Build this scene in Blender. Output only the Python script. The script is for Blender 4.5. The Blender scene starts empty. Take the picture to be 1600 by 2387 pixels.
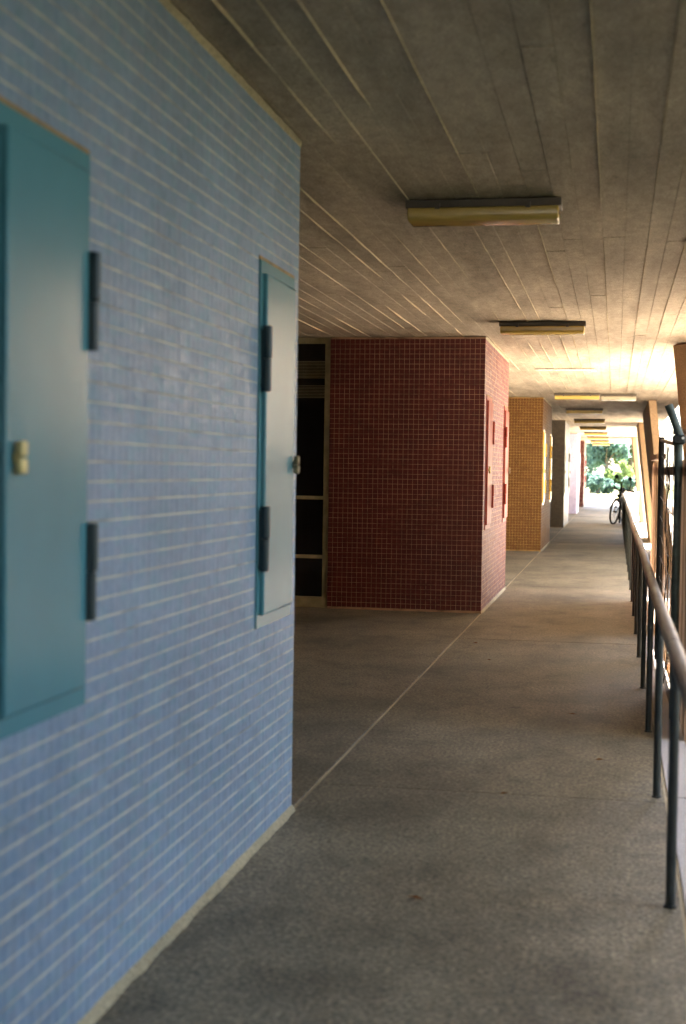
import bpy, bmesh, math, random
from mathutils import Vector, Matrix
random.seed(7)
S = bpy.context.scene
COL = S.collection
R = math.radians

# ------------------------------------------------------------------ camera
EYE, CEIL = 1.41, 2.75
YAW, PITCH, ROLL = R(10.83), R(1.72), R(0.84)
cam_d = bpy.data.cameras.new('camera')
cam = bpy.data.objects.new('camera', cam_d); COL.objects.link(cam)
fw = Vector((-math.sin(YAW)*math.cos(PITCH), math.cos(YAW)*math.cos(PITCH), -math.sin(PITCH)))
rt0 = Vector((math.cos(YAW), math.sin(YAW), 0)); up0 = rt0.cross(fw)
rt = rt0*math.cos(ROLL) + up0*math.sin(ROLL); up = rt.cross(fw)
cam.matrix_world = Matrix(((rt.x, up.x, -fw.x, 0), (rt.y, up.y, -fw.y, 0), (rt.z, up.z, -fw.z, EYE), (0, 0, 0, 1)))
cam_d.sensor_fit = 'VERTICAL'; cam_d.sensor_height = 36; cam_d.lens = 50
cam_d.clip_start = 0.05; cam_d.clip_end = 2000
cam_d.dof.use_dof = True; cam_d.dof.focus_distance = 13.0; cam_d.dof.aperture_fstop = 2.8
S.camera = cam

# ------------------------------------------------------------------ light
SUN_AZ, SUN_EL = R(30), R(58)
w = bpy.data.worlds.new('World'); S.world = w; w.use_nodes = True
nt = w.node_tree; nt.nodes.clear()
sky = nt.nodes.new('ShaderNodeTexSky'); sky.sky_type = 'NISHITA'; sky.sun_disc = False
sky.sun_elevation = SUN_EL; sky.sun_rotation = SUN_AZ; sky.air_density = 1.0; sky.dust_density = 1.5; sky.ozone_density = 1.0
bg = nt.nodes.new('ShaderNodeBackground'); bg.inputs[1].default_value = 0.07
wo = nt.nodes.new('ShaderNodeOutputWorld')
nt.links.new(sky.outputs[0], bg.inputs[0]); nt.links.new(bg.outputs[0], wo.inputs[0])
sd = bpy.data.lights.new('sun', 'SUN'); sd.energy = 5.0; sd.angle = R(0.53); sd.color = (1.0, 0.91, 0.79)
so = bpy.data.objects.new('sun', sd); COL.objects.link(so)
tosun = Vector((math.sin(SUN_AZ)*math.cos(SUN_EL), math.cos(SUN_AZ)*math.cos(SUN_EL), math.sin(SUN_EL)))
so.rotation_euler = tosun.to_track_quat('Z', 'Y').to_euler()
S.view_settings.view_transform = 'Standard'; S.view_settings.look = 'None'
S.view_settings.gamma = 1.0; S.view_settings.use_curve_mapping = False
S.view_settings.exposure = 4.55
S.cycles.max_bounces = 10; S.cycles.diffuse_bounces = 7; S.cycles.glossy_bounces = 3
S.cycles.transmission_bounces = 4; S.cycles.transparent_max_bounces = 8
S.cycles.use_denoising = True; S.cycles.sample_clamp_indirect = 8.0
S.cycles.caustics_reflective = False; S.cycles.caustics_refractive = False

# ------------------------------------------------------------------ helpers
class MB:
    def __init__(s): s.v, s.f = [], []
    def add(s, v, f):
        n = len(s.v); s.v += [tuple(p) for p in v]; s.f += [tuple(i+n for i in q) for q in f]; return s
    def box(s, x0, x1, y0, y1, z0, z1):
        return s.add([(x0,y0,z0),(x1,y0,z0),(x1,y1,z0),(x0,y1,z0),(x0,y0,z1),(x1,y0,z1),(x1,y1,z1),(x0,y1,z1)],
                     [(3,2,1,0),(4,5,6,7),(0,1,5,4),(1,2,6,5),(2,3,7,6),(3,0,4,7)])
    def hexa(s, b, t):                       # four bottom and four top corners, counter-clockwise from above
        return s.add(list(b)+list(t), [(3,2,1,0),(4,5,6,7),(0,1,5,4),(1,2,6,5),(2,3,7,6),(3,0,4,7)])
    def tube(s, pts, r, n=10, cap=True):
        pts = [Vector(p) for p in pts]; rs = r if isinstance(r, (list, tuple)) else [r]*len(pts)
        base = len(s.v); prev = None
        for i, p in enumerate(pts):
            d = (pts[min(i+1, len(pts)-1)] - pts[max(i-1, 0)]).normalized()
            a = prev if prev is not None else (Vector((0,0,1)) if abs(d.z) < .9 else Vector((1,0,0)))
            a = (a - d*a.dot(d)).normalized(); prev = a; b = d.cross(a)
            for k in range(n):
                t = 2*math.pi*k/n; s.v.append(tuple(p + (a*math.cos(t) + b*math.sin(t))*rs[i]))
        for i in range(len(pts)-1):
            for k in range(n):
                q = base+i*n; s.f.append((q+k, q+(k+1)%n, q+n+(k+1)%n, q+n+k))
        if cap:
            s.f.append(tuple(base+k for k in reversed(range(n)))); e = base+(len(pts)-1)*n
            s.f.append(tuple(e+k for k in range(n)))
        return s
    def torus(s, c, ax, R_, r, n=28, m=8):
        ax = Vector(ax).normalized(); a = ax.orthogonal().normalized(); b = ax.cross(a); base = len(s.v); c = Vector(c)
        for i in range(n):
            t = 2*math.pi*i/n; d = a*math.cos(t)+b*math.sin(t)
            for k in range(m):
                u = 2*math.pi*k/m; s.v.append(tuple(c + d*(R_+r*math.cos(u)) + ax*r*math.sin(u)))
        for i in range(n):
            for k in range(m):
                s.f.append((base+i*m+k, base+((i+1)%n)*m+k, base+((i+1)%n)*m+(k+1)%m, base+i*m+(k+1)%m))
        return s
    def mesh(s, name, m, smooth=False):
        me = bpy.data.meshes.new(name); me.from_pydata(s.v, [], s.f); me.update()
        if m: me.materials.append(m)
        if smooth:
            me.shade_smooth()
            try: me.set_sharp_from_angle(angle=R(40))
            except Exception: pass
        return me
    def build(s, name, m, parent=None, smooth=False, kind=None):
        return obj(name, s.mesh(name, m, smooth), parent, kind)
def obj(name, me, parent=None, kind=None):
    o = bpy.data.objects.new(name, me); COL.objects.link(o)
    if parent:
        o.parent = parent
        o.location = -Vector(parent['_w']) if '_w' in parent else Vector((0,0,0))
    if kind: o['kind'] = kind
    return o
def tag(o, label, cat, group=None):
    o['label'] = label; o['category'] = cat
    if group: o['group'] = group
    return o
W0 = {}
def thing(name, label, cat, loc=(0,0,0), group=None):
    o = bpy.data.objects.new(name, None); COL.objects.link(o); o.location = loc
    o.empty_display_size = .2
    W0[o.name] = Vector(loc)
    return tag(o, label, cat, group)
def part(mb, name, m, parent, smooth=False, kind=None):        # mesh given in world coordinates
    me = mb.mesh(name, m, smooth); o = bpy.data.objects.new(name, me); COL.objects.link(o)
    o.parent = parent; o.location = -W0.get(parent.name, Vector((0,0,0)))
    W0[o.name] = Vector((0,0,0))
    if kind: o['kind'] = kind
    return o
def bevel(o, w_, seg=2):
    m = o.modifiers.new('bevel', 'BEVEL'); m.width = w_; m.segments = seg; m.limit_method = 'ANGLE'; m.angle_limit = R(40)
    o.data.shade_smooth()
    try: o.data.set_sharp_from_angle(angle=R(60))
    except Exception: pass
    return o
SIN, COS = math.sin(YAW), math.cos(YAW)
def at(d, L):                                # corridor coordinates from a surveyed depth and sideways measure
    X = L*0.001729
    return X, (d*5.836 + X*SIN)/COS

# ------------------------------------------------------------------ materials
def newmat(name):
    m = bpy.data.materials.new(name); m.use_nodes = True
    nt = m.node_tree; return m, nt, nt.nodes['Principled BSDF']
def node(nt, t, **k):
    n = nt.nodes.new(t)
    for a, v in k.items():
        if a.startswith('i'):
            n.inputs[int(a[1:])].default_value = v
        else: setattr(n, a, v)
    return n
def rgb(c): return (c[0], c[1], c[2], 1)
def noise(nt, vec, scale, detail=4, rough=.55):
    n = node(nt, 'ShaderNodeTexNoise'); n.inputs['Scale'].default_value = scale
    n.inputs['Detail'].default_value = detail; n.inputs['Roughness'].default_value = rough
    if vec is not None: nt.links.new(vec, n.inputs['Vector'])
    return n.outputs['Fac']
def ramp(nt, fac, stops):
    r = node(nt, 'ShaderNodeValToRGB'); e = r.color_ramp.elements
    while len(e) > 1: e.remove(e[-1])
    for i, (p, c) in enumerate(stops):
        x = e[0] if i == 0 else e.new(p)
        x.position = p; x.color = rgb(c) if isinstance(c, (tuple, list)) else (c, c, c, 1)
    nt.links.new(fac, r.inputs[0]); return r.outputs[0]
def mix(nt, fac, a, b, mode='MIX'):
    m = node(nt, 'ShaderNodeMix', data_type='RGBA', blend_type=mode)
    for s_, v in ((m.inputs[0], fac), (m.inputs[6], a), (m.inputs[7], b)):
        if hasattr(v, 'links') or isinstance(v, bpy.types.NodeSocket): nt.links.new(v, s_)
        else: s_.default_value = rgb(v) if isinstance(v, (tuple, list)) else v
    return m.outputs[2]
def bump(nt, h, bsdf, strength, dist):
    b = node(nt, 'ShaderNodeBump'); b.inputs['Strength'].default_value = strength; b.inputs['Distance'].default_value = dist
    nt.links.new(h, b.inputs['Height']); nt.links.new(b.outputs[0], bsdf.inputs['Normal'])
def pos(nt): return node(nt, 'ShaderNodeNewGeometry').outputs['Position']
def scaled(nt, v, s3):
    m = node(nt, 'ShaderNodeVectorMath', operation='MULTIPLY'); nt.links.new(v, m.inputs[0]); m.inputs[1].default_value = s3
    return m.outputs[0]
def simple(name, c, rough=.6, var=.15, scale=6, bumps=0, bscale=60, metal=0, spec=.5, coat=0):
    m, nt, b = newmat(name); p = pos(nt)
    n = noise(nt, p, scale)
    nt.links.new(ramp(nt, n, [(.3, tuple(x*(1-var) for x in c)), (.7, tuple(min(1, x*(1+var)) for x in c))]), b.inputs['Base Color'])
    b.inputs['Roughness'].default_value = rough; b.inputs['Metallic'].default_value = metal
    b.inputs['Specular IOR Level'].default_value = spec; b.inputs['Coat Weight'].default_value = coat
    if bumps: bump(nt, noise(nt, p, bscale), b, bumps, .002)
    return m
PITCH_T = 0.05
def tilemat(name, cols, rough=.32, spec=.5):
    """glazed mosaic: each tile its own tone, faint mottling and wavy glaze"""
    m, nt, b = newmat(name); p = pos(nt)
    o = node(nt, 'ShaderNodeVectorMath', operation='ADD'); nt.links.new(p, o.inputs[0]); o.inputs[1].default_value = (.0131, .0, .0)
    sc = scaled(nt, o.outputs[0], (1/PITCH_T,)*3)
    fl = node(nt, 'ShaderNodeVectorMath', operation='FLOOR'); nt.links.new(sc, fl.inputs[0])
    wn = node(nt, 'ShaderNodeTexWhiteNoise', noise_dimensions='3D'); nt.links.new(fl.outputs[0], wn.inputs['Vector'])
    st = [(i/(len(cols)-1), c) for i, c in enumerate(cols)]
    base = ramp(nt, wn.outputs['Value'], st)
    base = mix(nt, .35, base, ramp(nt, noise(nt, p, 40, 5), [(.3, tuple(x*.6 for x in cols[0])), (.75, tuple(min(1, x*1.35) for x in cols[-1]))]))
    drt = ramp(nt, noise(nt, p, 1.3, 6, .65), [(.45, 1.0), (.8, .72)])
    nt.links.new(mix(nt, 1.0, base, drt, 'MULTIPLY'), b.inputs['Base Color'])
    r = node(nt, 'ShaderNodeMath', operation='MULTIPLY_ADD'); nt.links.new(wn.outputs['Value'], r.inputs[0]); r.inputs[1].default_value = .18; r.inputs[2].default_value = rough
    nt.links.new(r.outputs[0], b.inputs['Roughness'])
    b.inputs['Specular IOR Level'].default_value = spec
    bump(nt, noise(nt, p, 55, 3), b, .25, .002)
    return m
def groutmat(name, c):
    m, nt, b = newmat(name); p = pos(nt)
    n = noise(nt, scaled(nt, p, (3, 3, 9)), 1.6, 6, .7)
    nt.links.new(ramp(nt, n, [(.34, tuple(x*.4 for x in c)), (.52, c), (.8, tuple(min(1, x*1.15) for x in c))]), b.inputs['Base Color'])
    b.inputs['Roughness'].default_value = .9; bump(nt, noise(nt, p, 300), b, .4, .002)
    return m
def concretemat(name, c, streak=(1, 1, 1), bscale=160, bst=.5, stain=.35, sheen=False, mottle=False):
    m, nt, b = newmat(name); p = pos(nt)
    a = ramp(nt, noise(nt, scaled(nt, p, streak), 1.2, 8, .62), [(.3, tuple(x*(1-stain) for x in c)), (.68, tuple(x*(1+stain*.5) for x in c))])
    if mottle:
        a = mix(nt, 1, a, ramp(nt, noise(nt, scaled(nt, p, (1, .45, 1)), 21, 6, .75), [(.32, .76), (.52, 1.0), (.72, 1.2)]), 'MULTIPLY')
    if sheen:
        a = mix(nt, 1, a, ramp(nt, noise(nt, p, 6.5, 2, .4), [(.225, .45), (.26, 1.0)]), 'MULTIPLY')
        st2 = ramp(nt, noise(nt, scaled(nt, p, (1, .7, 1)), 3.1, 7, .7), [(.34, .62), (.5, 1.0), (.72, 1.22)])
        a = mix(nt, 1, a, st2, 'MULTIPLY')
        st3 = ramp(nt, noise(nt, p, 17, 5, .7), [(.3, .72), (.55, 1.0), (.8, 1.2)])
        a = mix(nt, 1, a, st3, 'MULTIPLY')
        a = mix(nt, 1, a, ramp(nt, noise(nt, p, .55, 3), [(.35, (.80,.80,.74)), (.7, (1.12,1.06,.98))]), 'MULTIPLY')
    g = ramp(nt, noise(nt, p, bscale, 3, .7), [(.32, .25), (.5, 1.0), (.68, 1.95)] if sheen else [(.28, .5), (.5, 1.0), (.75, 1.4)])
    nt.links.new(mix(nt, 1, a, g, 'MULTIPLY'), b.inputs['Base Color'])
    b.inputs['Roughness'].default_value = .6 if sheen else .88; b.inputs['Specular IOR Level'].default_value = .45 if sheen else .3
    h = noise(nt, p, bscale*.7, 4, .7)
    bump(nt, h, b, bst, .004)
    return m
M = {}
M['blue'] = tilemat('blue_tile_glaze', [(.145,.23,.33), (.165,.25,.35), (.19,.245,.325), (.17,.28,.35), (.205,.255,.325)], .36, .16)
M['red'] = tilemat('red_tile_glaze', [(.095,.011,.009), (.125,.017,.012), (.15,.023,.016), (.11,.015,.014)], .38, .48)
M['yellow'] = tilemat('ochre_tile_glaze', [(.095,.044,.014), (.12,.057,.017), (.14,.066,.02), (.105,.044,.015)], .5, .04)
M['grey'] = tilemat('grey_tile_glaze', [(.15,.135,.11), (.18,.165,.135), (.22,.20,.16)])
M['lilac'] = tilemat('lilac_tile_glaze', [(.42,.36,.50), (.48,.42,.56), (.52,.46,.60)])
M['maroon'] = tilemat('maroon_tile_glaze', [(.06,.006,.008), (.075,.008,.009), (.09,.012,.012)], .45, .2)
M['g_blue'] = groutmat('blue_wall_grout', (.46,.44,.35)); M['g_red'] = groutmat('red_wall_grout', (.50,.33,.20))
M['g_yellow'] = groutmat('ochre_wall_grout', (.30,.18,.05)); M['g_pale'] = groutmat('pale_grout', (.3,.27,.21))
def paint(name, c, rough=.24, spec=.33):
    m, nt, b = newmat(name); p = pos(nt)
    n = noise(nt, p, 2.2, 5)
    nt.links.new(ramp(nt, n, [(.3, tuple(x*.92 for x in c)), (.7, tuple(x*1.06 for x in c))]), b.inputs['Base Color'])
    nt.links.new(ramp(nt, noise(nt, p, 7, 5), [(.3, rough*.95), (.7, rough*1.08)]), b.inputs['Roughness'])
    b.inputs['Specular IOR Level'].default_value = spec
    bump(nt, noise(nt, p, 5, 2), b, .08, .01)
    return m
M['teal'] = paint('teal_gloss_paint', (.062,.19,.225), .24, .19); M['hingeteal'] = paint('shaded_teal_hinge', (.016,.035,.042), .3, .2); M['redpaint'] = paint('red_gloss_paint', (.25,.05,.03), .3, .2)  # hinges of the blue block: viewer-side shade put into the paint
M['yellowpaint'] = paint('yellow_gloss_paint', (.55,.33,.04)); M['greypaint'] = paint('grey_gloss_paint', (.42,.40,.34))
M['lilacpaint'] = paint('lilac_gloss_paint', (.45,.40,.5)); M['maroonpaint'] = paint('maroon_gloss_paint', (.2,.025,.025))
M['brass'] = simple('worn_brass', (.50,.42,.18), .42, .25, 30, metal=.35)
M['darkbrass'] = simple('dark_brass', (.13,.105,.05), .45, .25, 30, metal=.3)  # darker brass tone for knobs on near-hinged doors
M['ochrejoint'] = simple('ochre_joint', (.22,.14,.045), .85, .3, 20)
M['mortar'] = concretemat('wall_foot_mortar', (.33,.29,.185), bscale=90, bst=.8)
M['ceil'] = concretemat('board_marked_concrete', (.405,.34,.25), (3, .5, 1), 95, 1.0, .38, False, True)
M['fin'] = concretemat('concrete_fin_edge', (.48,.40,.26), (2, 2, 1), 90, .5, .3)
M['floor'] = concretemat('walkway_concrete', (.192,.172,.122), (1, .6, 1), 62, 1.0, .38, True)
M['kerb'] = concretemat('edge_slab_concrete', (.55,.52,.50), (1, .6, 1), 200, .4, .2)
M['joint'] = concretemat('joint_filler', (.50,.43,.29), (1, 1, 1), 200, .4, .4)
M['pillar'] = concretemat('painted_pillar_concrete', (.29,.195,.11), (1, 1, .6), 90, .4, .2)
M['render'] = concretemat('pale_render', (.62,.56,.47), (1, 1, .5), 60, .3, .15)
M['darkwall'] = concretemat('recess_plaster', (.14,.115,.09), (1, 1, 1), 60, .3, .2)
M['lampbase'] = simple('lamp_base_enamel', (.07,.055,.035), .5)
M['steel'] = simple('railing_steel', (.022,.026,.024), .42, .3, 25, .3, 80)
M['fencesteel'] = simple('black_fence_steel', (.018,.02,.02), .45, .3, 30)
M['galv'] = simple('green_painted_tube', (.075,.105,.095), .4, .4, 18, .2, 90)
M['rubber'] = simple('black_rubber', (.008,.008,.008), .8, spec=.2); M['bikeframe'] = simple('black_bicycle_paint', (.007,.007,.008), .5, spec=.25)
M['chrome'] = simple('dull_chrome', (.45,.45,.45), .3, .1, 20, metal=.9)
M['frameolive'] = simple('olive_frame_paint', (.40,.36,.21), .5, .2, 12)
M['bark'] = simple('tree_bark', (.10,.075,.06), .9, .4, 14, .8, 30)
M['palewood'] = simple('pale_painted_wood', (.78,.66,.58), .6, .1)
M['wood'] = simple('weathered_brown_wood', (.17,.095,.05), .8, .35, 9, .5, 40)
def handrailmat():
    m, nt, b = newmat('worn_handrail_paint'); p = pos(nt)
    n = noise(nt, scaled(nt, p, (6, 1.1, 6)), 1.5, 6, .65)
    nt.links.new(ramp(nt, n, [(.35, (.10,.075,.055)), (.55, (.24,.22,.20)), (.75, (.32,.29,.26))]), b.inputs['Base Color'])
    b.inputs['Roughness'].default_value = .42; bump(nt, noise(nt, p, 60), b, .2, .002); return m
M['handrail'] = handrailmat()
def diffmat(name, c, tr=.0):
    m, nt, b = newmat(name); p = pos(nt)
    nt.links.new(ramp(nt, noise(nt, scaled(nt, p, (2, 8, 8)), 3, 5), [(.3, tuple(x*.75 for x in c)), (.7, c)]), b.inputs['Base Color'])
    b.inputs['Roughness'].default_value = .22; b.inputs['Subsurface Weight'].default_value = tr
    b.inputs['Subsurface Radius'].default_value = (.02,.015,.008); return m
M['diffuser'] = diffmat('yellowed_acrylic', (.47,.34,.085)); M['cleardiff'] = diffmat('greyed_acrylic', (.34,.29,.19))
def reedmat():
    m, nt, b = newmat('split_reed'); p = pos(nt); nt.nodes.remove(b)
    o = node(nt, 'ShaderNodeObjectInfo')
    base = ramp(nt, o.outputs['Random'], [(0, (.42,.30,.21)), (.35, (.68,.54,.41)), (.75, (.76,.62,.50)), (1, (.30,.23,.17))])
    g = ramp(nt, noise(nt, scaled(nt, p, (60, 60, 1.2)), 1, 5, .7), [(.3, .5), (.65, 1.1)])
    col = mix(nt, 1, base, g, 'MULTIPLY')
    d = node(nt, 'ShaderNodeBsdfDiffuse'); tr = node(nt, 'ShaderNodeBsdfTranslucent'); mx = node(nt, 'ShaderNodeMixShader'); mx.inputs[0].default_value = .7
    nt.links.new(col, d.inputs[0]); nt.links.new(col, tr.inputs[0]); nt.links.new(d.outputs[0], mx.inputs[1]); nt.links.new(tr.outputs[0], mx.inputs[2])
    nt.links.new(mx.outputs[0], nt.nodes['Material Output'].inputs[0]); return m
M['reed'] = reedmat()
def glassmat():
    m, nt, b = newmat('dark_glass'); b.inputs['Base Color'].default_value = (.012,.011,.010,1)
    b.inputs['Roughness'].default_value = .08; b.inputs['Specular IOR Level'].default_value = .4
    bump(nt, noise(nt, pos(nt), 3, 2), b, .05, .01); return m
M['glass'] = glassmat()
def leafmat(name, c, t=.4):
    m, nt, b = newmat(name); nt.nodes.remove(b); p = pos(nt)
    col = ramp(nt, noise(nt, p, .9, 4), [(.3, tuple(x*.55 for x in c)), (.7, tuple(x*1.5 for x in c))])
    d = node(nt, 'ShaderNodeBsdfDiffuse'); tr = node(nt, 'ShaderNodeBsdfTranslucent'); mx = node(nt, 'ShaderNodeMixShader'); mx.inputs[0].default_value = t
    nt.links.new(col, d.inputs[0]); nt.links.new(col, tr.inputs[0]); nt.links.new(d.outputs[0], mx.inputs[1]); nt.links.new(tr.outputs[0], mx.inputs[2])
    nt.links.new(mx.outputs[0], nt.nodes['Material Output'].inputs[0]); return m
M['leafdark'] = leafmat('hazed_dark_leaf', (.105,.175,.15), .5); M['leaflight'] = leafmat('hazed_light_leaf', (.15,.20,.075), .5)  # haze of the far opening put into these paled leaf colours
M['leafdry'] = leafmat('dry_leaf', (.20,.085,.025), .3)
def groundmat(name, stops, sc, bst=.5):
    m, nt, b = newmat(name); p = pos(nt)
    a = ramp(nt, noise(nt, p, sc, 8, .7), stops)
    g = ramp(nt, noise(nt, p, 40, 3), [(.25, .6), (.8, 1.25)])
    nt.links.new(mix(nt, 1, a, g, 'MULTIPLY'), b.inputs['Base Color']); b.inputs['Roughness'].default_value = .95
    bump(nt, noise(nt, p, 45, 5), b, bst, .03); return m
M['soil'] = groundmat('bed_soil', [(.3, (.03,.022,.015)), (.7, (.07,.05,.032))], 3)
M['gravel'] = groundmat('pale_gravel', [(.3, (.52,.46,.39)), (.7, (.64,.57,.49))], .5)
M['lawn'] = groundmat('dry_lawn', [(.3, (.15,.17,.06)), (.7, (.26,.25,.11))], .6)
M['grassdark'] = groundmat('dark_grass', [(.3, (.03,.05,.015)), (.7, (.06,.085,.03))], 1.2)
M['facade'] = concretemat('pale_facade', (.55,.50,.44), (1, 1, .4), 20, .2, .1)

# ------------------------------------------------------------------ ground
XJ, XW, XE = 0.245, -1.288, 0.385            # edge joint, wall plane, walkway edge
Y_END = 64.5
g = MB().add([(-260,-160,-.40),(300,-160,-.40),(300,360,-.40),(-260,360,-.40)], [(0,1,2,3)]).build('ground', M['gravel'], kind='structure')
MB().add([(1.58,-40,-.34),(60,-40,-.34),(60,12.0,-.34),(1.58,12.0,-.34)], [(0,1,2,3)]).build('bounce_damping_grass', M['grassdark'], kind='structure')  # unseen dark ground added to cut warm light bouncing up
MB().add([(.387,-8,-.30),(1.6,-8,-.30),(1.6,12.8,-.33),(.387,13.2,-.33)], [(0,1,2,3)]).build('planting_bed', M['soil'], kind='structure')
MB().box(-60, 80, 80, 200, -.41, -.012).build('lawn', M['lawn'], kind='structure')
MB().box(-30, 40, Y_END+.02, 79.99, -.41, -.02).build('forecourt', M['gravel'], kind='structure')
# walkway: bed of pale filler, slabs laid on it with open joints
walk = MB().box(-7, XE-.004, -8, Y_END, -.38, -.006).build('walkway', M['joint'], kind='structure')
W0[walk.name] = Vector((0,0,0))
ys = [-8.0, -2.2, at(1.0, 0)[1]+.28]
while ys[-1] < Y_END-3: ys.append(ys[-1]+5.72)
ys.append(Y_END)
g1, g2 = .0085, .004
for i in range(len(ys)-1):
    y0, y1 = ys[i]+g2/2, ys[i+1]-g2/2
    part(MB().box(XW+g1, XJ-g1, y0, y1, -.07, random.uniform(-.0015,.0015)), 'slab', M['floor'], walk)
    part(MB().box(-4.2, XW-g1, y0, y1, -.07, random.uniform(-.0015,.0015)), 'slab', M['floor'], walk)
    part(MB().box(XJ+g1, XE, y0+.12, y1+.12-.02 if i < len(ys)-2 else y1, -.07, random.uniform(.0,.003)), 'edge_slab', M['kerb'], walk)

# ------------------------------------------------------------------ ceiling with board marks
XC = 1.18
ceil = MB().box(-7, XC, -8, Y_END, CEIL, CEIL+.35).build('ceiling', M['ceil'], kind='structure'); W0[ceil.name] = Vector((0,0,0))
boards, fins = [], MB()
x = -6.3; BW = .116
while x < XC-.02:
    wd = BW*random.uniform(.9, 1.1); x1 = min(x+wd, XC-.004)
    y = -8 + random.uniform(0, 3)
    prevdrop = None
    while y < Y_END-.3:
        L = random.choice((2.4, 3.2, 3.6, 4.2, 4.8))*random.uniform(.92, 1.05); y1 = min(y+L, Y_END-.01)
        gp = random.choice((.0002,.0003,.0012)); boards.append((x+gp, x1-gp, y+.0006, y1-.0006, random.choice((.002,.0025,.003,.004,.005,.0065))))
        y = y1
    r = random.random()
    ya = -6 + random.uniform(0, 2)
    while ya < Y_END-2:
        ln = random.uniform(1.2, 8)
        if random.random() < (.68 if r > .45 else .28):
            hgt = random.uniform(.004, .012); ww = random.uniform(.0012, .0034)
            n = max(2, int(ln/.25)); pts = []
            for k in range(n+1):
                yy = ya+ln*k/n; hh = CEIL-.004-hgt*random.choice((.25,.6,.8,1,1))*(0.3 if k in (0, n) else 1)
                xo = random.uniform(-.001,.001)
                pts.append(((x+xo-ww, yy, CEIL), (x+xo-ww*.5, yy, hh), (x+xo+ww*.5, yy, hh), (x+xo+ww, yy, CEIL)))
            b0 = len(fins.v)
            for q in pts: fins.v += list(q)
            for k in range(n):
                for j in range(3):
                    a = b0+k*4+j; fins.f.append((a, a+1, a+5, a+4))
        ya += ln + random.uniform(.2, 2)
    x += wd
def seen(b):
    yc = max(b[2], 3.0); xc = (b[0]+b[1])/2
    vis = 0
    for yy in (b[2], (b[2]+b[3])/2, b[3]):
        if yy < 3: continue
        v = Vector((xc, yy, CEIL-EYE)); zz = v.dot(fw)
        if zz > 0 and abs(v.dot(rt)/zz) < .245 and abs(v.dot(up)/zz) < .365: vis = max(vis, (b[3]-b[2])*.12/zz**3)
    if xc < -1.3 and (b[3] < 5.7): vis = 0
    return vis
boards.sort(key=seen, reverse=True)
rest = MB()
def boardmesh(mb, b):
    x0, x1, y0, y1, dr = b; z = CEIL-dr; e = .0016
    return mb.add([(x0,y0,CEIL),(x1,y0,CEIL),(x1,y1,CEIL),(x0,y1,CEIL),(x0+e,y0+e,z),(x1-e,y0+e,z),(x1-e,y1-e,z),(x0+e,y1-e,z)],
           [(4,7,6,5),(0,4,5,1),(1,5,6,2),(2,6,7,3),(3,7,4,0)])
for k, b in enumerate(boards):
    if k < 300: part(boardmesh(MB(), b), 'board_strip', M['ceil'], ceil)
    else: boardmesh(rest, b)
part(rest, 'far_board_strips', M['ceil'], ceil, kind='stuff')
part(fins, 'concrete_fins', M['fin'], ceil, kind='stuff')
# storey above and its pale outer face, wall behind the recesses
bld = thing('apartment_building', 'storeys of the building carried above the open ground floor passage', 'building', (-3, 28, CEIL+.35))
part(MB().box(-12, XC, -8, Y_END, CEIL+.352, 14), 'upper_storeys', M['facade'], bld)
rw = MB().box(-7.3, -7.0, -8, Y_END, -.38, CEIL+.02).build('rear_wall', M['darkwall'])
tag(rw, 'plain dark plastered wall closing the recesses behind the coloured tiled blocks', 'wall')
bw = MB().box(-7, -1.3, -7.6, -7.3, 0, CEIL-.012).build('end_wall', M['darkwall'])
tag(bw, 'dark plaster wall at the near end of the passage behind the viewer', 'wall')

# ------------------------------------------------------------------ tiled blocks with cabinet doors
TX0 = -2.85
JT, PR = .0032, .0010                        # joint width, tile proud of the grout
DZ0, DZ1 = .82, 2.17
def frange_cells(a, b):
    n = round((b-a)/PITCH_T); p = (b-a)/n
    return [(a+i*p, a+(i+1)*p) for i in range(n)]
def in_view(v):
    z = (v-Vector((0,0,EYE))).dot(fw); q = v-Vector((0,0,EYE))
    return z > .3 and abs(q.dot(rt)/z) < .243 and abs(q.dot(up)/z) < .362
def tile_geo(kind, c):
    """a slightly pillowed tile as 12 triangles' worth of faces; kind says which way it looks"""
    mb = MB()
    a, b, e = (c[0]-.0010, c[1]-.0046, .0009) if kind == 'x+' else (c[0]-JT, c[1]-JT, .0011)
    P = [(-a/2,-b/2,0),(a/2,-b/2,0),(a/2,b/2,0),(-a/2,b/2,0),(-a/2+e,-b/2+e,PR),(a/2-e,-b/2+e,PR),(a/2-e,b/2-e,PR),(-a/2+e,b/2-e,PR)]
    F = [(4,5,6,7),(0,1,5,4),(1,2,6,5),(2,3,7,6),(3,0,4,7)]
    if kind == 'x+': P = [(w_, u, v) for u, v, w_ in P]
    elif kind == 'y-': P = [(u, -w_, v) for u, v, w_ in P]
    else: P = [(-u, w_, v) for u, v, w_ in P]
    return mb.add(P, F)
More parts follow.
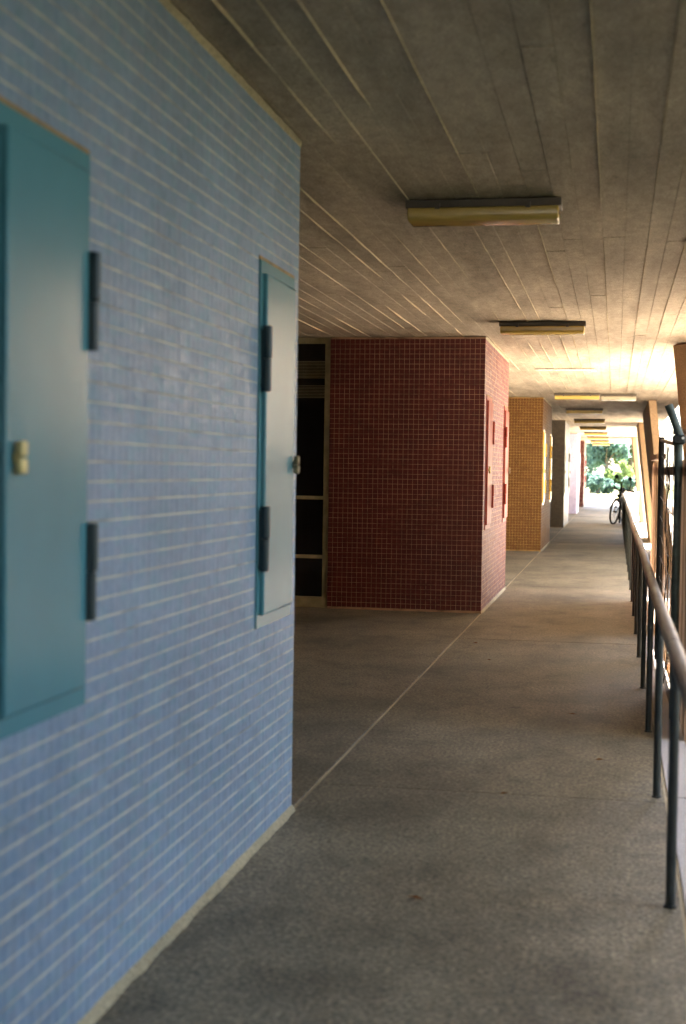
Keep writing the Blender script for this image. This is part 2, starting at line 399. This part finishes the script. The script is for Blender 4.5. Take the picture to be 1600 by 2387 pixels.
def block(name, label, y0, y1, tile, grout, pmat, nsingle, single_face, pl):
    t = thing(name, label, 'tiled wall', ((TX0+XW)/2, (y0+y1)/2, 0))
    core = MB().box(TX0+PR, XW-PR, y0+PR, y1-PR, -.01, CEIL-.012)
    part(core, 'wall_core', grout, t)
    zc = frange_cells(.02, CEIL-.03); xcells = frange_cells(TX0, XW); yc = frange_cells(y0, y1)
    py = yc[0][1]-yc[0][0]; sn = lambda v: y0+round((v-y0)/py)*py
    dA, dB = (sn(y0+.18), sn(y0+.77)), (sn(y1-.635), sn(y1-.08))
    fields, singles = MB(), []
    protos = {}
    for kind, cells in (('x+', yc), ('y-', xcells), ('y+', xcells)):
        cw = cells[0][1]-cells[0][0]; ch = zc[0][1]-zc[0][0]
        geo = tile_geo(kind, (cw, ch)); pm = None
        for (u0, u1) in cells:
            for (z0, z1) in zc:
                u, z = (u0+u1)/2, (z0+z1)/2
                if kind == 'x+':
                    c = Vector((XW-PR, u, z))
                    if any(d[0]-.005 < u1-.006 and u0+.006 < d[1]+.005 and z1-.006 > DZ0 and z0+.006 < DZ1 for d in (dA, dB)): continue
                elif kind == 'y-': c = Vector((u, y0+PR, z))
                else: c = Vector((u, y1-PR, z))
                j = Vector((random.uniform(-.0006,.0006), random.uniform(-.0006,.0006), random.uniform(-.0006,.0006)))
                if kind == 'x+': j.x = random.uniform(-.0004,.0002)
                else: j.y = random.uniform(-.0003,.0003)
                c = c+j
                singles.append((kind, c, geo))
    if nsingle:
        cand = [s_ for s_ in singles if s_[0] == single_face and in_view(s_[1])]
        cand.sort(key=lambda s_: (s_[1]-Vector((0,0,EYE))).length)
        pick = set(id(s_) for s_ in cand[:nsingle])
    else: pick = set()
    for s_ in singles:
        kind, c, geo = s_
        if id(s_) in pick:
            if kind not in protos: protos[kind] = geo.mesh('tile', tile)
            o = bpy.data.objects.new('tile', protos[kind]); COL.objects.link(o); o.parent = t; o.location = c - W0[t.name]
        else: fields.add([Vector(v)+c for v in geo.v], geo.f)
    part(fields, 'tile_field', tile, t, kind='stuff')
    # mortar at foot and head, uneven
    for nm, za, zb, lo in (('foot_mortar', -.005, .026, .014), ('head_mortar', CEIL-.034, CEIL-.008, .007)):
        mb = MB(); n = max(8, int((y1-y0)/.08)); rows = []
        for k in range(n+1):
            yy = y0-.004+(y1-y0+.008)*k/n; ex = XW+lo*random.uniform(.55, 1.25); dz = random.uniform(-.004,.004)
            if nm[0] == 'f': rows.append(((XW-.002, yy, zb+dz), (ex-.004, yy, zb*.5+dz*.5), (ex+.008, yy, za)))
            else: rows.append(((XW-.002, yy, za+dz), (ex, yy, za+.010+dz*.5), (ex+.002, yy, zb)))
        b0 = 0
        for q in rows: mb.v += list(q)
        for k in range(n):
            for j2 in range(2): a = k*3+j2; mb.f.append((a, a+3, a+4, a+1) if nm[0] == 'f' else (a, a+1, a+4, a+3))
        part(mb, nm, M['mortar'], t, smooth=True)
    for (a, b), hy, ky in ((dA, 1, 0), (dB, 0, 1)):
        cabinet(t, a, b, hy, pmat, pl)
    return t
def cabinet(t, a, b, hinge_far, pm, pl):
    fr = MB(); fwid = .05; x0, x1 = XW-.02, XW+.007
    fr.box(x0, x1, a, a+fwid, DZ0, DZ1); fr.box(x0, x1, b-fwid, b, DZ0, DZ1)
    fr.box(x0, x1, a+fwid, b-fwid, DZ1-fwid, DZ1); fr.box(x0, x1, a+fwid, b-fwid, DZ0, DZ0+fwid)
    f = part(fr, 'door_frame', pm, t)
    part(MB().box(x0, XW+.004, a-.004, b+.004, DZ1+.001, DZ1+.013), 'lintel_joint', M['ochrejoint'], t)
    door = part(MB().box(XW-.012, XW+.024, a+.038, b-.038, DZ0+.046, DZ1-.046), 'cabinet_door', pm, t); bevel(door, .009, 3)
    hy = b-.030 if hinge_far else a+.030
    ky = a+.085 if hinge_far else b-.060
    for zc in (1.15, 1.81):
        h = MB()
        h.tube([(XW+.026, hy, zc-.12), (XW+.026, hy, zc-.117), (XW+.026, hy, zc-.002), (XW+.026, hy, zc)], [.014,.018,.018,.014], 12)
        h.tube([(XW+.029, hy+(.003 if hinge_far else -.003), zc+.001), (XW+.029, hy+(.003 if hinge_far else -.003), zc+.004), (XW+.029, hy+(.003 if hinge_far else -.003), zc+.117), (XW+.029, hy+(.003 if hinge_far else -.003), zc+.12)], [.014,.018,.018,.014], 12)
        h.box(XW+.004, XW+.020, hy-.016, hy+.016, zc-.105, zc+.105)
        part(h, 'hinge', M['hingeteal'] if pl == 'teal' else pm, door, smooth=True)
    k = MB(); z = 1.425
    k.tube([(XW+.022, ky, z), (XW+.034, ky, z)], .016, 12)
    k.box(XW+.030, XW+.048, ky-.016, ky+.016, z-.036, z-.001); k.box(XW+.030, XW+.048, ky-.016, ky+.016, z+.001, z+.036)
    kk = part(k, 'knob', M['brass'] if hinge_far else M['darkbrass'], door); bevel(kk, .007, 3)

def Yw(d): return (d*5.836 + XW*SIN)/COS
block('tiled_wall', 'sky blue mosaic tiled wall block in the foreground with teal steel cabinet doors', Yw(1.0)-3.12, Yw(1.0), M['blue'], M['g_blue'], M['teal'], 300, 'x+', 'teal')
block('tiled_wall', 'dark red mosaic tiled wall block beside the glazed screen, with red cabinet doors', Yw(2.414), Yw(2.94), M['red'], M['g_red'], M['redpaint'], 300, 'y-', 'red')
block('tiled_wall', 'orange ochre mosaic tiled wall block just behind the red one', Yw(4.33), Yw(4.93), M['yellow'], M['g_yellow'], M['yellowpaint'], 0, '', 'yellow')
block('tiled_wall', 'grey mosaic tiled wall block with pale cream side, behind the ochre one', Yw(6.22), Yw(6.84), M['grey'], M['g_pale'], M['greypaint'], 0, '', 'grey')
block('tiled_wall', 'pale lilac mosaic tiled wall block deep in the passage', Yw(8.24), Yw(8.80), M['lilac'], M['g_pale'], M['lilacpaint'], 0, '', 'lilac')
block('tiled_wall', 'dark maroon mosaic tiled wall block at the far end of the passage', Yw(9.98), Yw(10.55), M['maroon'], M['g_red'], M['maroonpaint'], 0, '', 'maroon')

# ------------------------------------------------------------------ glazed entrance screens between block and rear wall
def screen(y, label, detail):
    t = thing('glazed_screen', label, 'glazed screen', (-4.9, y, 0), 'glazed screens beside the tiled blocks')
    xr = TX0-.004; xl = -6.99; zt = CEIL-.012
    part(MB().box(xr-.055, xr, y, y+.07, .0, zt), 'mullion', M['frameolive'], t)
    part(MB().box(xl, xl+.05, y, y+.07, .0, zt), 'mullion', M['frameolive'], t)
    part(MB().box(-4.9-.025, -4.9+.025, y, y+.07, .0, zt), 'mullion', M['frameolive'], t)
    part(MB().box(xl+.05, xr-.055, y+.006, y+.066, .002, .11), 'bottom_rail', M['frameolive'], t)
    zs = [.11, .50, .535, 1.10, 1.135, zt-.06]
    for z in (.50, 1.10): part(MB().box(xl+.05, xr-.055, y+.010, y+.05, z, z+.035), 'transom', M['frameolive'], t)
    part(MB().box(xl+.05, xr-.055, y+.006, y+.066, zt-.06, zt), 'top_rail', M['frameolive'], t)
    for a, b in ((.11, .50), (.535, 1.10), (1.135, zt-.06)):
        part(MB().box(xl+.05, -4.925, y+.034, y+.040, a, b), 'pane', M['glass'], t)
        part(MB().box(-4.875, xr-.055, y+.034, y+.040, a, b), 'pane', M['glass'], t)
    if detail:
        for za, n in ((2.33, 12), (2.13, 9)):  # olive slats stand for light reflected on ribbed glass
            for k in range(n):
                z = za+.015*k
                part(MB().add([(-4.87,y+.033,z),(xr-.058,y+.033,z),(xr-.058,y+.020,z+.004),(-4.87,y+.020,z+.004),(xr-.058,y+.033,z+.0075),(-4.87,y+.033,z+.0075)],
                     [(0,1,2,3),(3,2,4,5)]), 'reflection_slat', M['frameolive'], t)
screen(Yw(2.414)+.03, 'olive framed dark glazed screen with slats standing for reflected light, left of the red tiled block', True)
for d, c in ((4.33, 'ochre'), (6.22, 'grey'), (8.24, 'lilac')):
    screen(Yw(d)+.03, 'olive framed dark glazed screen left of the %s tiled block' % c, False)

# ------------------------------------------------------------------ ceiling lamps
def rounded_prism(x0, x1, y0, y1, z0, z1, r, n=4):
    mb = MB(); prof = []
    for k in range(n+1): a = math.pi/2*k/n; prof.append((y0+r-r*math.sin(a), z0+r-r*math.cos(a)))
    prof = [(y1-(p[0]-y0), p[1]) for p in prof]      # far lower corner, going up
    near = [(y0+(y1-q[0]), q[1]) for q in prof]
    loop = [(y0, z1)] + list(reversed(near)) + prof + [(y1, z1)]
    for xx, ins in ((x0, .0), (x1, .0)):
        for (yy, zz) in loop: mb.v.append((xx, yy, zz))
    m = len(loop)
    for i in range(m): j = (i+1) % m; mb.f.append((i, m+i, m+j, j))
    mb.f.append(tuple(range(m))); mb.f.append(tuple(reversed(range(m, 2*m))))
    return mb
ordn = ['nearest', 'second', 'third', 'fourth', 'fifth', 'sixth', 'seventh', 'eighth', 'ninth', 'tenth', 'farthest']
desc = {0: 'yellowed box ceiling lamp nearest the camera, above the gap before the red block',
        1: 'yellowed box ceiling lamp just above the corner of the red tiled block',
        2: 'flat pale ceiling lamp base without its cover, on the brightly lit ceiling',
        3: 'yellowed box ceiling lamp level with the front of the ochre block'}
cx = -384*0.001729
def lamp(x, y, label, bare=False, diff='diffuser', wd=.76):
    t = thing('ceiling_lamp', label, 'ceiling lamp', (x, y, CEIL-.01), 'ceiling lamps along the passage')
    z = CEIL-.011
    if bare:
        b = part(MB().box(x-wd/2, x+wd/2, y-.05, y+.05, z-.018, z), 'base', M['render'], t); bevel(b, .004)
        part(MB().tube([(x+wd/2-.05, y, z-.026), (x+wd/2+.02, y, z-.026)], .012, 10), 'lamp_holder', M['kerb'], t)
        return
    b = part(MB().box(x-wd/2, x+wd/2, y-.085, y+.085, z-.040, z), 'base', M['lampbase'], t); bevel(b, .004)
    d = part(rounded_prism(x-wd/2+.012, x+wd/2-.012, y-.105, y+.105, z-.104, z-.041, .028), 'diffuser', M[diff], t); bevel(d, .008, 3)
    for s_ in (-1, 1):
        part(MB().box(x+s_*.22-.012, x+s_*.22+.012, y-.110, y-.086, z-.05, z-.02), 'clip', M['lampbase'], t)
for k in range(11):
    d = 1.21+.962*k; y = (d*5.836+cx*SIN)/COS
    lamp(cx, y, desc.get(k, 'yellowed box ceiling lamp, %s in the row counted from the camera' % ordn[k]), bare=(k == 2))
X4, Y4 = at(4.1, 10)
lamp(X4, Y4, 'greyish clear ceiling lamp to the right of the yellowed row', diff='cleardiff', wd=.60)

# ------------------------------------------------------------------ leaning pillars
def pillar(label, bottom, top):
    t = thing('leaning_pillar', label, 'pillar', (bottom[0][0], bottom[0][1], -.4), 'leaning concrete pillars')
    o = part(MB().hexa(bottom, top), 'pillar_shaft', M['pillar'], t); bevel(o, .012, 2); return t
zb, zt = -.42, CEIL-.012
def lean(x, dz=CEIL+.4): return x+.117*dz
pillar('faceted leaning pillar lit orange, nearest, at the right edge behind the scaffold tube',
       [(.907,15.10,zb),(1.50,14.55,zb),(1.95,14.75,zb),(1.95,15.75,zb)], [(.55,15.07,zt),(.60,14.92,zt),(1.10,14.1,zt),(1.10,15.6,zt)])
for d0, d1, w0, lab in ((4.4, 5.4, .14, 'long leaning pillar with dark front face, beyond the timber screen'),
                       (6.35, 6.97, .13, 'leaning pillar with dark front face, third along the right side'),
                       (8.9, 9.35, .15, 'slim dark leaning pillar nearest the far end')):
    x0, ya = at(d0, 318); _, yb = at(d1, 318)
    pillar(lab, [(lean(x0),ya,zb),(lean(x0)+w0,ya,zb),(lean(x0)+w0+.25,yb,zb),(lean(x0),yb,zb)],
           [(x0,ya,zt),(x0+w0,ya,zt),(x0+w0+.15,yb,zt),(x0,yb,zt)])

# ------------------------------------------------------------------ railing
XR, ZR = .203, .832
t = thing('railing', 'steel tube railing with worn handrail along the right walkway edge', 'railing', (XR, 4.7, 0))
yr0, yr1 = -3.0, 43.0
pts = [(XR + .004*math.sin(y*.7), y, ZR+.003*math.sin(y*.45)) for y in [yr0+(yr1-yr0)*k/60 for k in range(61)]]
pts += [(XR+.003, yr1+.05, ZR-.02), (XR+.003, yr1+.07, ZR-.09)]
part(MB().tube(pts, .027, 16), 'handrail', M['handrail'], t, smooth=True)
y = (0.788*5.836+XR*SIN)/COS - 1.604*4
k = 0
while y < yr1:
    part(MB().tube([(XR, y, -.004), (XR, y, ZR-.012)], .0165, 12), 'post', M['steel'], t, smooth=True)
    part(MB().tube([(XR, y, -.003), (XR, y, .006)], .0215, 12), 'post_foot', M['steel'], t, smooth=True)
    y += 1.604; k += 1
y = 1.9
while y < yr1:
    part(MB().tube([(XR+.004*math.sin(y*.7), y, ZR+.003*math.sin(y*.45)), (XR+.004*math.sin(y*.7), y+.012, ZR+.003*math.sin(y*.45))], .0285, 16), 'joint_ring', M['handrail'], t, smooth=True)
    y += 2.95

# ------------------------------------------------------------------ timber screen, wire fence, scaffold tube
XH = .405
yh0, yh1 = at(1.28, 212)[1], at(2.7, 212)[1]
t = thing('timber_screen', 'vertical split timber screen standing behind the railing and wire fence', 'screen fence', (XH, yh0, -.32))
y = yh0; zl = 0
while y < yh1:
    wd = random.uniform(.04, .10); h = 1.52+random.uniform(-.03,.03)
    mb = MB(); lx = random.uniform(-.008,.008); tl = random.uniform(-.012,.012)
    mb.hexa([(XH+lx,y,-.32),(XH+lx+.005,y,-.32),(XH+lx+.005,y+wd,-.32),(XH+lx,y+wd,-.32)],
            [(XH+lx,y+tl,h),(XH+lx+.005,y+tl,h),(XH+lx+.005,y+wd+tl,h-.01),(XH+lx,y+wd+tl,h-.01)])
    part(mb, 'slat', M['reed'], t)
    y += wd + (random.uniform(.2, .42) if at(1.58, 231)[1] < y < at(2.08, 231)[1] else random.choice((.002, .003, .005, .008)))
for z in (.25, 1.40): part(MB().box(XH+.020, XH+.045, yh0, yh1, z, z+.07), 'rail', M['wood'], t)
part(MB().box(XH-.03, XH+.055, at(2.3, 212)[1], yh1, 1.555, 1.60), 'top_beam', M['wood'], t)

XF, yf = at(1.85, 195)
XS, ysc = at(1.4, 203)
t = thing('wire_fence', 'black post and wire mesh fence panel beside the scaffold tube', 'wire fence', (XF, yf, 0))
part(MB().tube([(XF, yf, -.002), (XF, yf, 1.69)], .022, 12), 'post', M['fencesteel'], t, smooth=True)
part(MB().tube([(XF, yf, 1.665), (XS-.01, ysc+.05, 1.58)], .013, 10), 'top_bar', M['fencesteel'], t, smooth=True)
part(MB().tube([(XS+.01, ysc+.09, -.002), (XS+.01, ysc+.09, 1.58)], .016, 10), 'post', M['fencesteel'], t, smooth=True)
for i in range(11):
    z = .03+.152*i; sag = random.uniform(.005,.04)
    p = [(XF+(XS-XF)*u+random.uniform(-.004,.004), yf+(ysc+.08-yf)*u, z-(.09*u if z > .9 else .02*u)-sag*4*u*(1-u)+random.uniform(-.006,.006)) for u in [j/10 for j in range(11)]]
    part(MB().tube(p, .0026, 5), 'wire', M['fencesteel'], t)
for i in range(1, 20):
    u = i/20; xx, yy = XF+(XS-XF)*u, yf+(ysc+.08-yf)*u; zt_ = 1.67-.09*u
    part(MB().tube([(xx, yy, .0), (xx+random.uniform(-.008,.008), yy, .7), (xx+random.uniform(-.01,.01), yy, zt_+random.uniform(.01,.05))], .0018, 5), 'wire', M['fencesteel'], t)
cpts = [(XF+.02, yf-.9, 1.60)]
for k in range(16): cpts.append((XF+.015+.012*math.sin(k*1.3), yf-.9-.03*k+.02*math.sin(k), 1.60-.115*(k+1)))
tag(MB().tube(cpts, .0035, 6).build('cable', M['rubber'], smooth=True), 'black twisted cable hanging down between fence post and scaffold tube', 'cable')
t = thing('scaffold_tube', 'greenish steel scaffold tube with clamp and tilted stub at the right edge', 'scaffold tube', (XS, ysc, 0))
part(MB().tube([(XS, ysc, -.002), (XS, ysc, 1.645)], .0235, 16), 'upright', M['galv'], t, smooth=True)
mb = MB(); a, b = Vector((XS+.014, ysc-.052, 1.60)), Vector((XS-.062, ysc-.052, 1.805))
mb.tube([a, b], .0235, 16, cap=False); mb.tube([b, b-(b-a)*.3], .0200, 16, cap=True)
part(mb, 'tilted_stub', M['galv'], t, smooth=True)
c = part(MB().box(XS-.036, XS+.036, ysc-.08, ysc+.034, 1.58, 1.635), 'clamp', M['steel'], t); bevel(c, .012, 2)
part(MB().tube([(XS+.02, ysc-.03, 1.615), (XS+.02, ysc-.10, 1.615)], .008, 8), 'clamp_bolt', M['chrome'], t)
c = MB().box(XS-.03, XS+.62, ysc-.02+.06, ysc+.12, 1.64, 1.668).build('timber_batten', M['wood'])
tag(c, 'brown timber batten resting across the scaffold tube clamp', 'timber')

# ------------------------------------------------------------------ things farther along the right side
t = thing('barrier', 'pale horizontal wooden barrier rail near the far end of the railing', 'barrier', (.5, at(8.0, 180)[1], -.4))
xb0, yb_ = at(8.0, 165)
part(MB().box(xb0, xb0+.50, yb_, yb_+.05, .70, .80), 'rail', M['palewood'], t)
for xx in (xb0+.04, xb0+.42): part(MB().box(xx, xx+.05, yb_+.052, yb_+.10, -.40, .82), 'post', M['palewood'], t)

# bicycle leaning on the railing, seen from the front
def bicycle(x, y, yaw, leanang, steer):
    t = thing('bicycle', 'black bicycle leaning on the far end of the railing, front wheel towards the viewer', 'bicycle', (x, y, 0))
    Mx = Matrix.Rotation(yaw, 4, 'Z') @ Matrix.Rotation(leanang, 4, 'Y')
    head = Vector((0,-.37,.70)); ax = Vector((0,-.03,.14)).normalized()
    St = Matrix.Translation(head) @ Matrix.Rotation(steer, 4, ax) @ Matrix.Translation(-head)
    FRONT = {'fork', 'handlebar', 'grip', 'brake_lever', 'mirror_stalk', 'mirror', 'cable', 'headlamp', 'front_wheel', 'front_tyre'}
    steering = [False]
    def T(p, nm=''): return Mx @ ((St @ Vector(p)) if (steering[0] or nm in FRONT) else Vector(p))
    def P(mb, name, m, par=None, smooth=True):
        mb.v = [tuple(T(p, name)) for p in mb.v]
        o = mb.build(name, m, None, smooth); o.parent = par or t; return o
    Rw = .335
    # the bike points to -Y (towards the camera); steering head at y=-.45
    def wheel(yc):
        wl = P(MB().torus((0,yc,Rw), (1,0,0), Rw-.022, .012, 36, 6), 'wheel', M['bikeframe'])
        P(MB().torus((0,yc,Rw), (1,0,0), Rw-.006, .027, 36, 8), 'tyre', M['rubber'], wl)
        sp = MB()
        for k in range(18):
            a = 2*math.pi*k/18; sp.tube([((-.025 if k % 2 else .025), yc, Rw), (0, yc+math.cos(a)*(Rw-.03), Rw+math.sin(a)*(Rw-.03))], .003, 4)
        P(sp, 'spokes', M['bikeframe'], wl, False)
        P(MB().tube([(-.04,yc,Rw),(.04,yc,Rw)], .022, 10), 'hub', M['rubber'], wl)
    steering[0] = True; wheel(-.55); steering[0] = False; wheel(.52)
    fr = MB(); bb = (0, .07, .29); head0, head1 = (0,-.36,.66), (0,-.39,.80); seat = (0,.22,.76)
    for a, b, r in ((head0, bb, .018), (head1, seat, .015), (bb, seat, .016), (head0, head1, .02)): fr.tube([a, b], r*1.35, 10)
    for s_ in (-.055, .055):
        fr.tube([(s_*.4,bb[1],bb[2]), (s_,.52,Rw)], .010, 8); fr.tube([(s_*.4,.215,.73), (s_,.52,Rw)], .009, 8)
    P(fr, 'frame', M['bikeframe'])
    fk = MB()
    for s_ in (-.05, .05): fk.tube([(s_*.9,-.365,.64), (s_,-.42,.5), (s_,-.55,Rw)], [.014,.013,.010], 8)
    fk.tube([(-.055,-.365,.645), (.055,-.365,.645)], .014, 8); P(fk, 'fork', M['bikeframe'])
    for yc in (-.55, .52):
        mg = MB(); n = 14
        arc = [(0, yc+math.cos(a)*(Rw+.03), Rw+math.sin(a)*(Rw+.03)) for a in [R(20)+R(150)*k/n for k in range(n+1)]]
        steering[0] = yc < 0; mg.tube(arc, .032, 6); P(mg, 'mudguard', M['bikeframe']); steering[0] = False
    hb = MB(); hb.tube([(0,-.37,.70), (0,-.41,.92)], [.05,.04], 10)
    hb.tube([(-.27,-.28,.97), (-.18,-.38,.985), (-.06,-.42,.93), (.06,-.42,.93), (.18,-.38,.985), (.27,-.28,.97)], .022, 8)
    h = P(hb, 'handlebar', M['bikeframe'])
    for s_ in (-1, 1):
        P(MB().tube([(s_*.27,-.28,.97), (s_*.30,-.16,.96)], .032, 8), 'grip', M['rubber'], h)
        P(MB().tube([(s_*.19,-.385,.97), (s_*.24,-.40,.95), (s_*.28,-.30,.94)], .006, 6), 'brake_lever', M['chrome'], h)
        P(MB().tube([(s_*.22,-.34,.98), (s_*.25,-.36,1.15), (s_*.22,-.36,1.28)], .013, 6), 'mirror_stalk', M['bikeframe'], h)
        P(MB().tube([(s_*.20,-.365,1.30), (s_*.20,-.35,1.30)], .055, 14), 'mirror', M['rubber'], h)
    P(MB().tube([(.0,-.41,.93), (.02,-.46,1.10), (.05,-.44,1.26)], .019, 6), 'cable', M['rubber'], h)
    P(MB().tube([(0,-.43,.80), (0,-.50,.79)], [.03,.045], 14), 'headlamp', M['rubber'], None)
    sd_ = MB(); sd_.tube([(0,.08,.93), (0,.16,.935), (0,.27,.94), (0,.33,.945)], [.02,.045,.085,.06], 10)
    P(sd_, 'saddle', M['rubber']); P(MB().tube([seat, (0,.245,.92)], .012, 8), 'seat_post', M['chrome'])
    rk = MB()
    for s_ in (-.06, .06): rk.tube([(s_,.25,.72), (s_,.75,.72)], .006, 6); rk.tube([(s_,.62,.72), (s_,.52,Rw)], .005, 6)
    for yy in (.35,.5,.65): rk.tube([(-.06,yy,.72), (.06,yy,.72)], .004, 6)
    P(rk, 'luggage_rack', M['bikeframe'])
    cr = MB(); cr.torus((.045,bb[1],bb[2]), (1,0,0), .085, .006, 24, 6); cr.tube([(.06,bb[1],bb[2]), (.07,bb[1]+.05,bb[2]-.16)], .009, 6)
    cr.tube([(-.06,bb[1],bb[2]), (-.07,bb[1]-.05,bb[2]+.16)], .009, 6); P(cr, 'crankset', M['chrome'])
    for s_, yy, zz in ((1,.05,-.16), (-1,-.05,.16)): P(MB().box(min(s_*.07,s_*.16), max(s_*.07,s_*.16), bb[1]+yy-.04, bb[1]+yy+.04, bb[2]+zz-.012, bb[2]+zz+.012), 'pedal', M['rubber'], None, False)
    P(MB().tube([(-.05,.40,.33), (-.12,.30,.0)], .009, 6), 'kickstand', M['chrome'])
bicycle(.09, 40.6, R(-5), R(5), R(-17))

# ------------------------------------------------------------------ litter, leaves
for lx, ly, llab in ((-.22, 8.35, 'small dry leaf on the walkway in front of the second railing post'), (-.9, 10.6, 'small dry leaf on the walkway ahead of the red tiled block'),
                     (-.05, 7.05, 'small dry leaf on the walkway closest to the railing'), (-.62, 4.6, 'small dry leaf on the walkway beside the blue tiled wall, nearest the camera'),
                     (-.45, 6.2, 'small dry leaf on the walkway just beyond the corner of the blue wall'), (-1.1, 11.6, 'small dry leaf on the walkway beside the pale floor joint')):
    a = random.uniform(0, 6.28); s_ = random.uniform(.012, .022)
    mb = MB().add([(lx+math.cos(a)*s_*1.6, ly+math.sin(a)*s_*1.6, .006), (lx-math.sin(a)*s_*.7, ly+math.cos(a)*s_*.7, .012), (lx-math.cos(a)*s_*1.6, ly-math.sin(a)*s_*1.6, .005), (lx+math.sin(a)*s_*.7, ly-math.cos(a)*s_*.7, .010)], [(0,1,2),(0,2,3)])
    o = mb.build('dry_leaf', M['leafdry']); tag(o, llab, 'leaf', 'dry leaves on the walkway')
lit = MB()
for i in range(700):
    lx, ly = .42+abs(random.gauss(0,.4)), random.uniform(3, 15); a = random.uniform(0, 6.28); s_ = random.uniform(.025,.06); z = -.29+random.uniform(0,.05)
    t1, t2 = random.uniform(-.03,.03), random.uniform(-.03,.03)
    lit.add([(lx+math.cos(a)*s_, ly+math.sin(a)*s_, z+t1), (lx-math.sin(a)*s_*.6, ly+math.cos(a)*s_*.6, z+t2), (lx-math.cos(a)*s_, ly-math.sin(a)*s_, z-t1*.3), (lx+math.sin(a)*s_*.6, ly-math.cos(a)*s_*.6, z+.01)], [(0,1,2,3)])
lit.build('leaf_litter', M['leafdry'], kind='stuff')

# ------------------------------------------------------------------ trees and shrubs
def foliage(mb, c, rad, n, ls, clumps=14):
    c = Vector(c); cc = []
    for k in range(clumps):
        v = Vector((random.gauss(0,1), random.gauss(0,1), random.gauss(0,1))).normalized()*random.uniform(.35,.95)
        cc.append((Vector((v.x*rad[0], v.y*rad[1], v.z*rad[2])), random.uniform(.22,.42)))
    for i in range(n):
        o, q = random.choice(cc); v = Vector((random.gauss(0,1), random.gauss(0,1), random.gauss(0,1))).normalized()*random.random()**.45
        p = c+o+Vector((v.x*rad[0]*q, v.y*rad[1]*q, v.z*rad[2]*q))
        a = Vector((random.gauss(0,1), random.gauss(0,1), random.gauss(0,.7))).normalized(); b = a.orthogonal().normalized()
        b = Matrix.Rotation(random.uniform(0,6.28), 3, a) @ b; s_ = ls*random.uniform(.6,1.3)
        mb.add([p+a*s_, p+b*s_*.5, p-a*s_, p-b*s_*.5], [(0,1,2,3)])
def tree(x, y, h, rad, label, leaf, zc=None, n=2600, ls=.22):
    t = thing('tree', label, 'tree', (x, y, -.05))
    tr = MB(); tr.tube([(x,y,-.1), (x+.1,y,h*.35), (x-.05,y+.1,h*.62), (x,y,h*.85)], [h*.03,h*.024,h*.017,h*.006], 9)
    for k in range(7):
        a = k*2.4; z0 = h*random.uniform(.3,.6); tr.tube([(x,y,z0), (x+math.cos(a)*rad*.35,y+math.sin(a)*rad*.35,z0+h*.12), (x+math.cos(a)*rad*.75,y+math.sin(a)*rad*.75,z0+h*.22)], [h*.012,h*.008,h*.003], 6)
    part(tr, 'trunk', M['bark'], t, smooth=True)
    mb = MB(); foliage(mb, (x, y, zc or h*.66), (rad, rad, h*.36), n, ls, 26); part(mb, 'crown', leaf, t)
def shrub(x, y, h, rad, label, leaf, n=700, ls=.14):
    t = thing('shrub', label, 'shrub', (x, y, -.05))
    st = MB()
    for k in range(5):
        a = k*1.3; st.tube([(x,y,-.05), (x+math.cos(a)*rad*.4, y+math.sin(a)*rad*.4, h*.6)], [.03,.01], 6)
    part(st, 'stems', M['bark'], t)
    mb = MB(); foliage(mb, (x, y, h*.52), (rad, rad, h*.48), n, ls, 12); part(mb, 'foliage', leaf, t)
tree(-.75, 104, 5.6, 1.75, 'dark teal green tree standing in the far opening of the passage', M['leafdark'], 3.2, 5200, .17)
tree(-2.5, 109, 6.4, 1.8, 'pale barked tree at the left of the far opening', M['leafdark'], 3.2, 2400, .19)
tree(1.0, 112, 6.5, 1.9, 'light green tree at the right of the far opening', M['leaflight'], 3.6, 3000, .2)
tree(-9, 118, 11, 4.6, 'tall dark tree hidden at the left beyond the passage end', M['leafdark'], None, 2500, .3)
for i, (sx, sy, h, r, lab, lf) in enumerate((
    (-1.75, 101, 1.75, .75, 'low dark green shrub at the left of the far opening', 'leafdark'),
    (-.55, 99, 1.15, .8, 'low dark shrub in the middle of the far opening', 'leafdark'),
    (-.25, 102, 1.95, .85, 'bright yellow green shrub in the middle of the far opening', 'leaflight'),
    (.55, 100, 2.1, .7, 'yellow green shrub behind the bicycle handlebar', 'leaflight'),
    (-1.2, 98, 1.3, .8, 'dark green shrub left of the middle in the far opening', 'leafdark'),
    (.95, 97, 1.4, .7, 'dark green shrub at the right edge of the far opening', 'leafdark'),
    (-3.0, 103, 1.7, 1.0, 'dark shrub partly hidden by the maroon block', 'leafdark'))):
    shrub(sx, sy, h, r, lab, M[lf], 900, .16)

# ------------------------------------------------------------------ unseen blocks added to shade the ground and screen off sky light
for lab, x0, x1, y0, y1, h in (('unseen pale block added to shade the near ground, at the right, near the viewer', 2.3, 13, 8.6, 12.9, 20),
                          ('unseen pale block added to hold off sky light, to the right behind the viewer', 2.0, 12, -16, 2.6, 20),
                          ('low unseen pale block added to darken the passage, at the right, halfway along', 1.9, 8, 25, 36.8, 6.2)):
    nb = thing('light_blocker', lab, 'building', ((x0+x1)/2, (y0+y1)/2, -.4))
    part(MB().box(x0, x1, y0, y1, -.42, h), 'wall', M['facade'], nb)
    part(MB().box(x0-.1, x1+.1, y0-.1, y1+.1, h+.002, h+.25), 'block_cap', M['lampbase'], nb)

for o in list(bpy.data.objects):
    if '_w' in o: del o['_w']
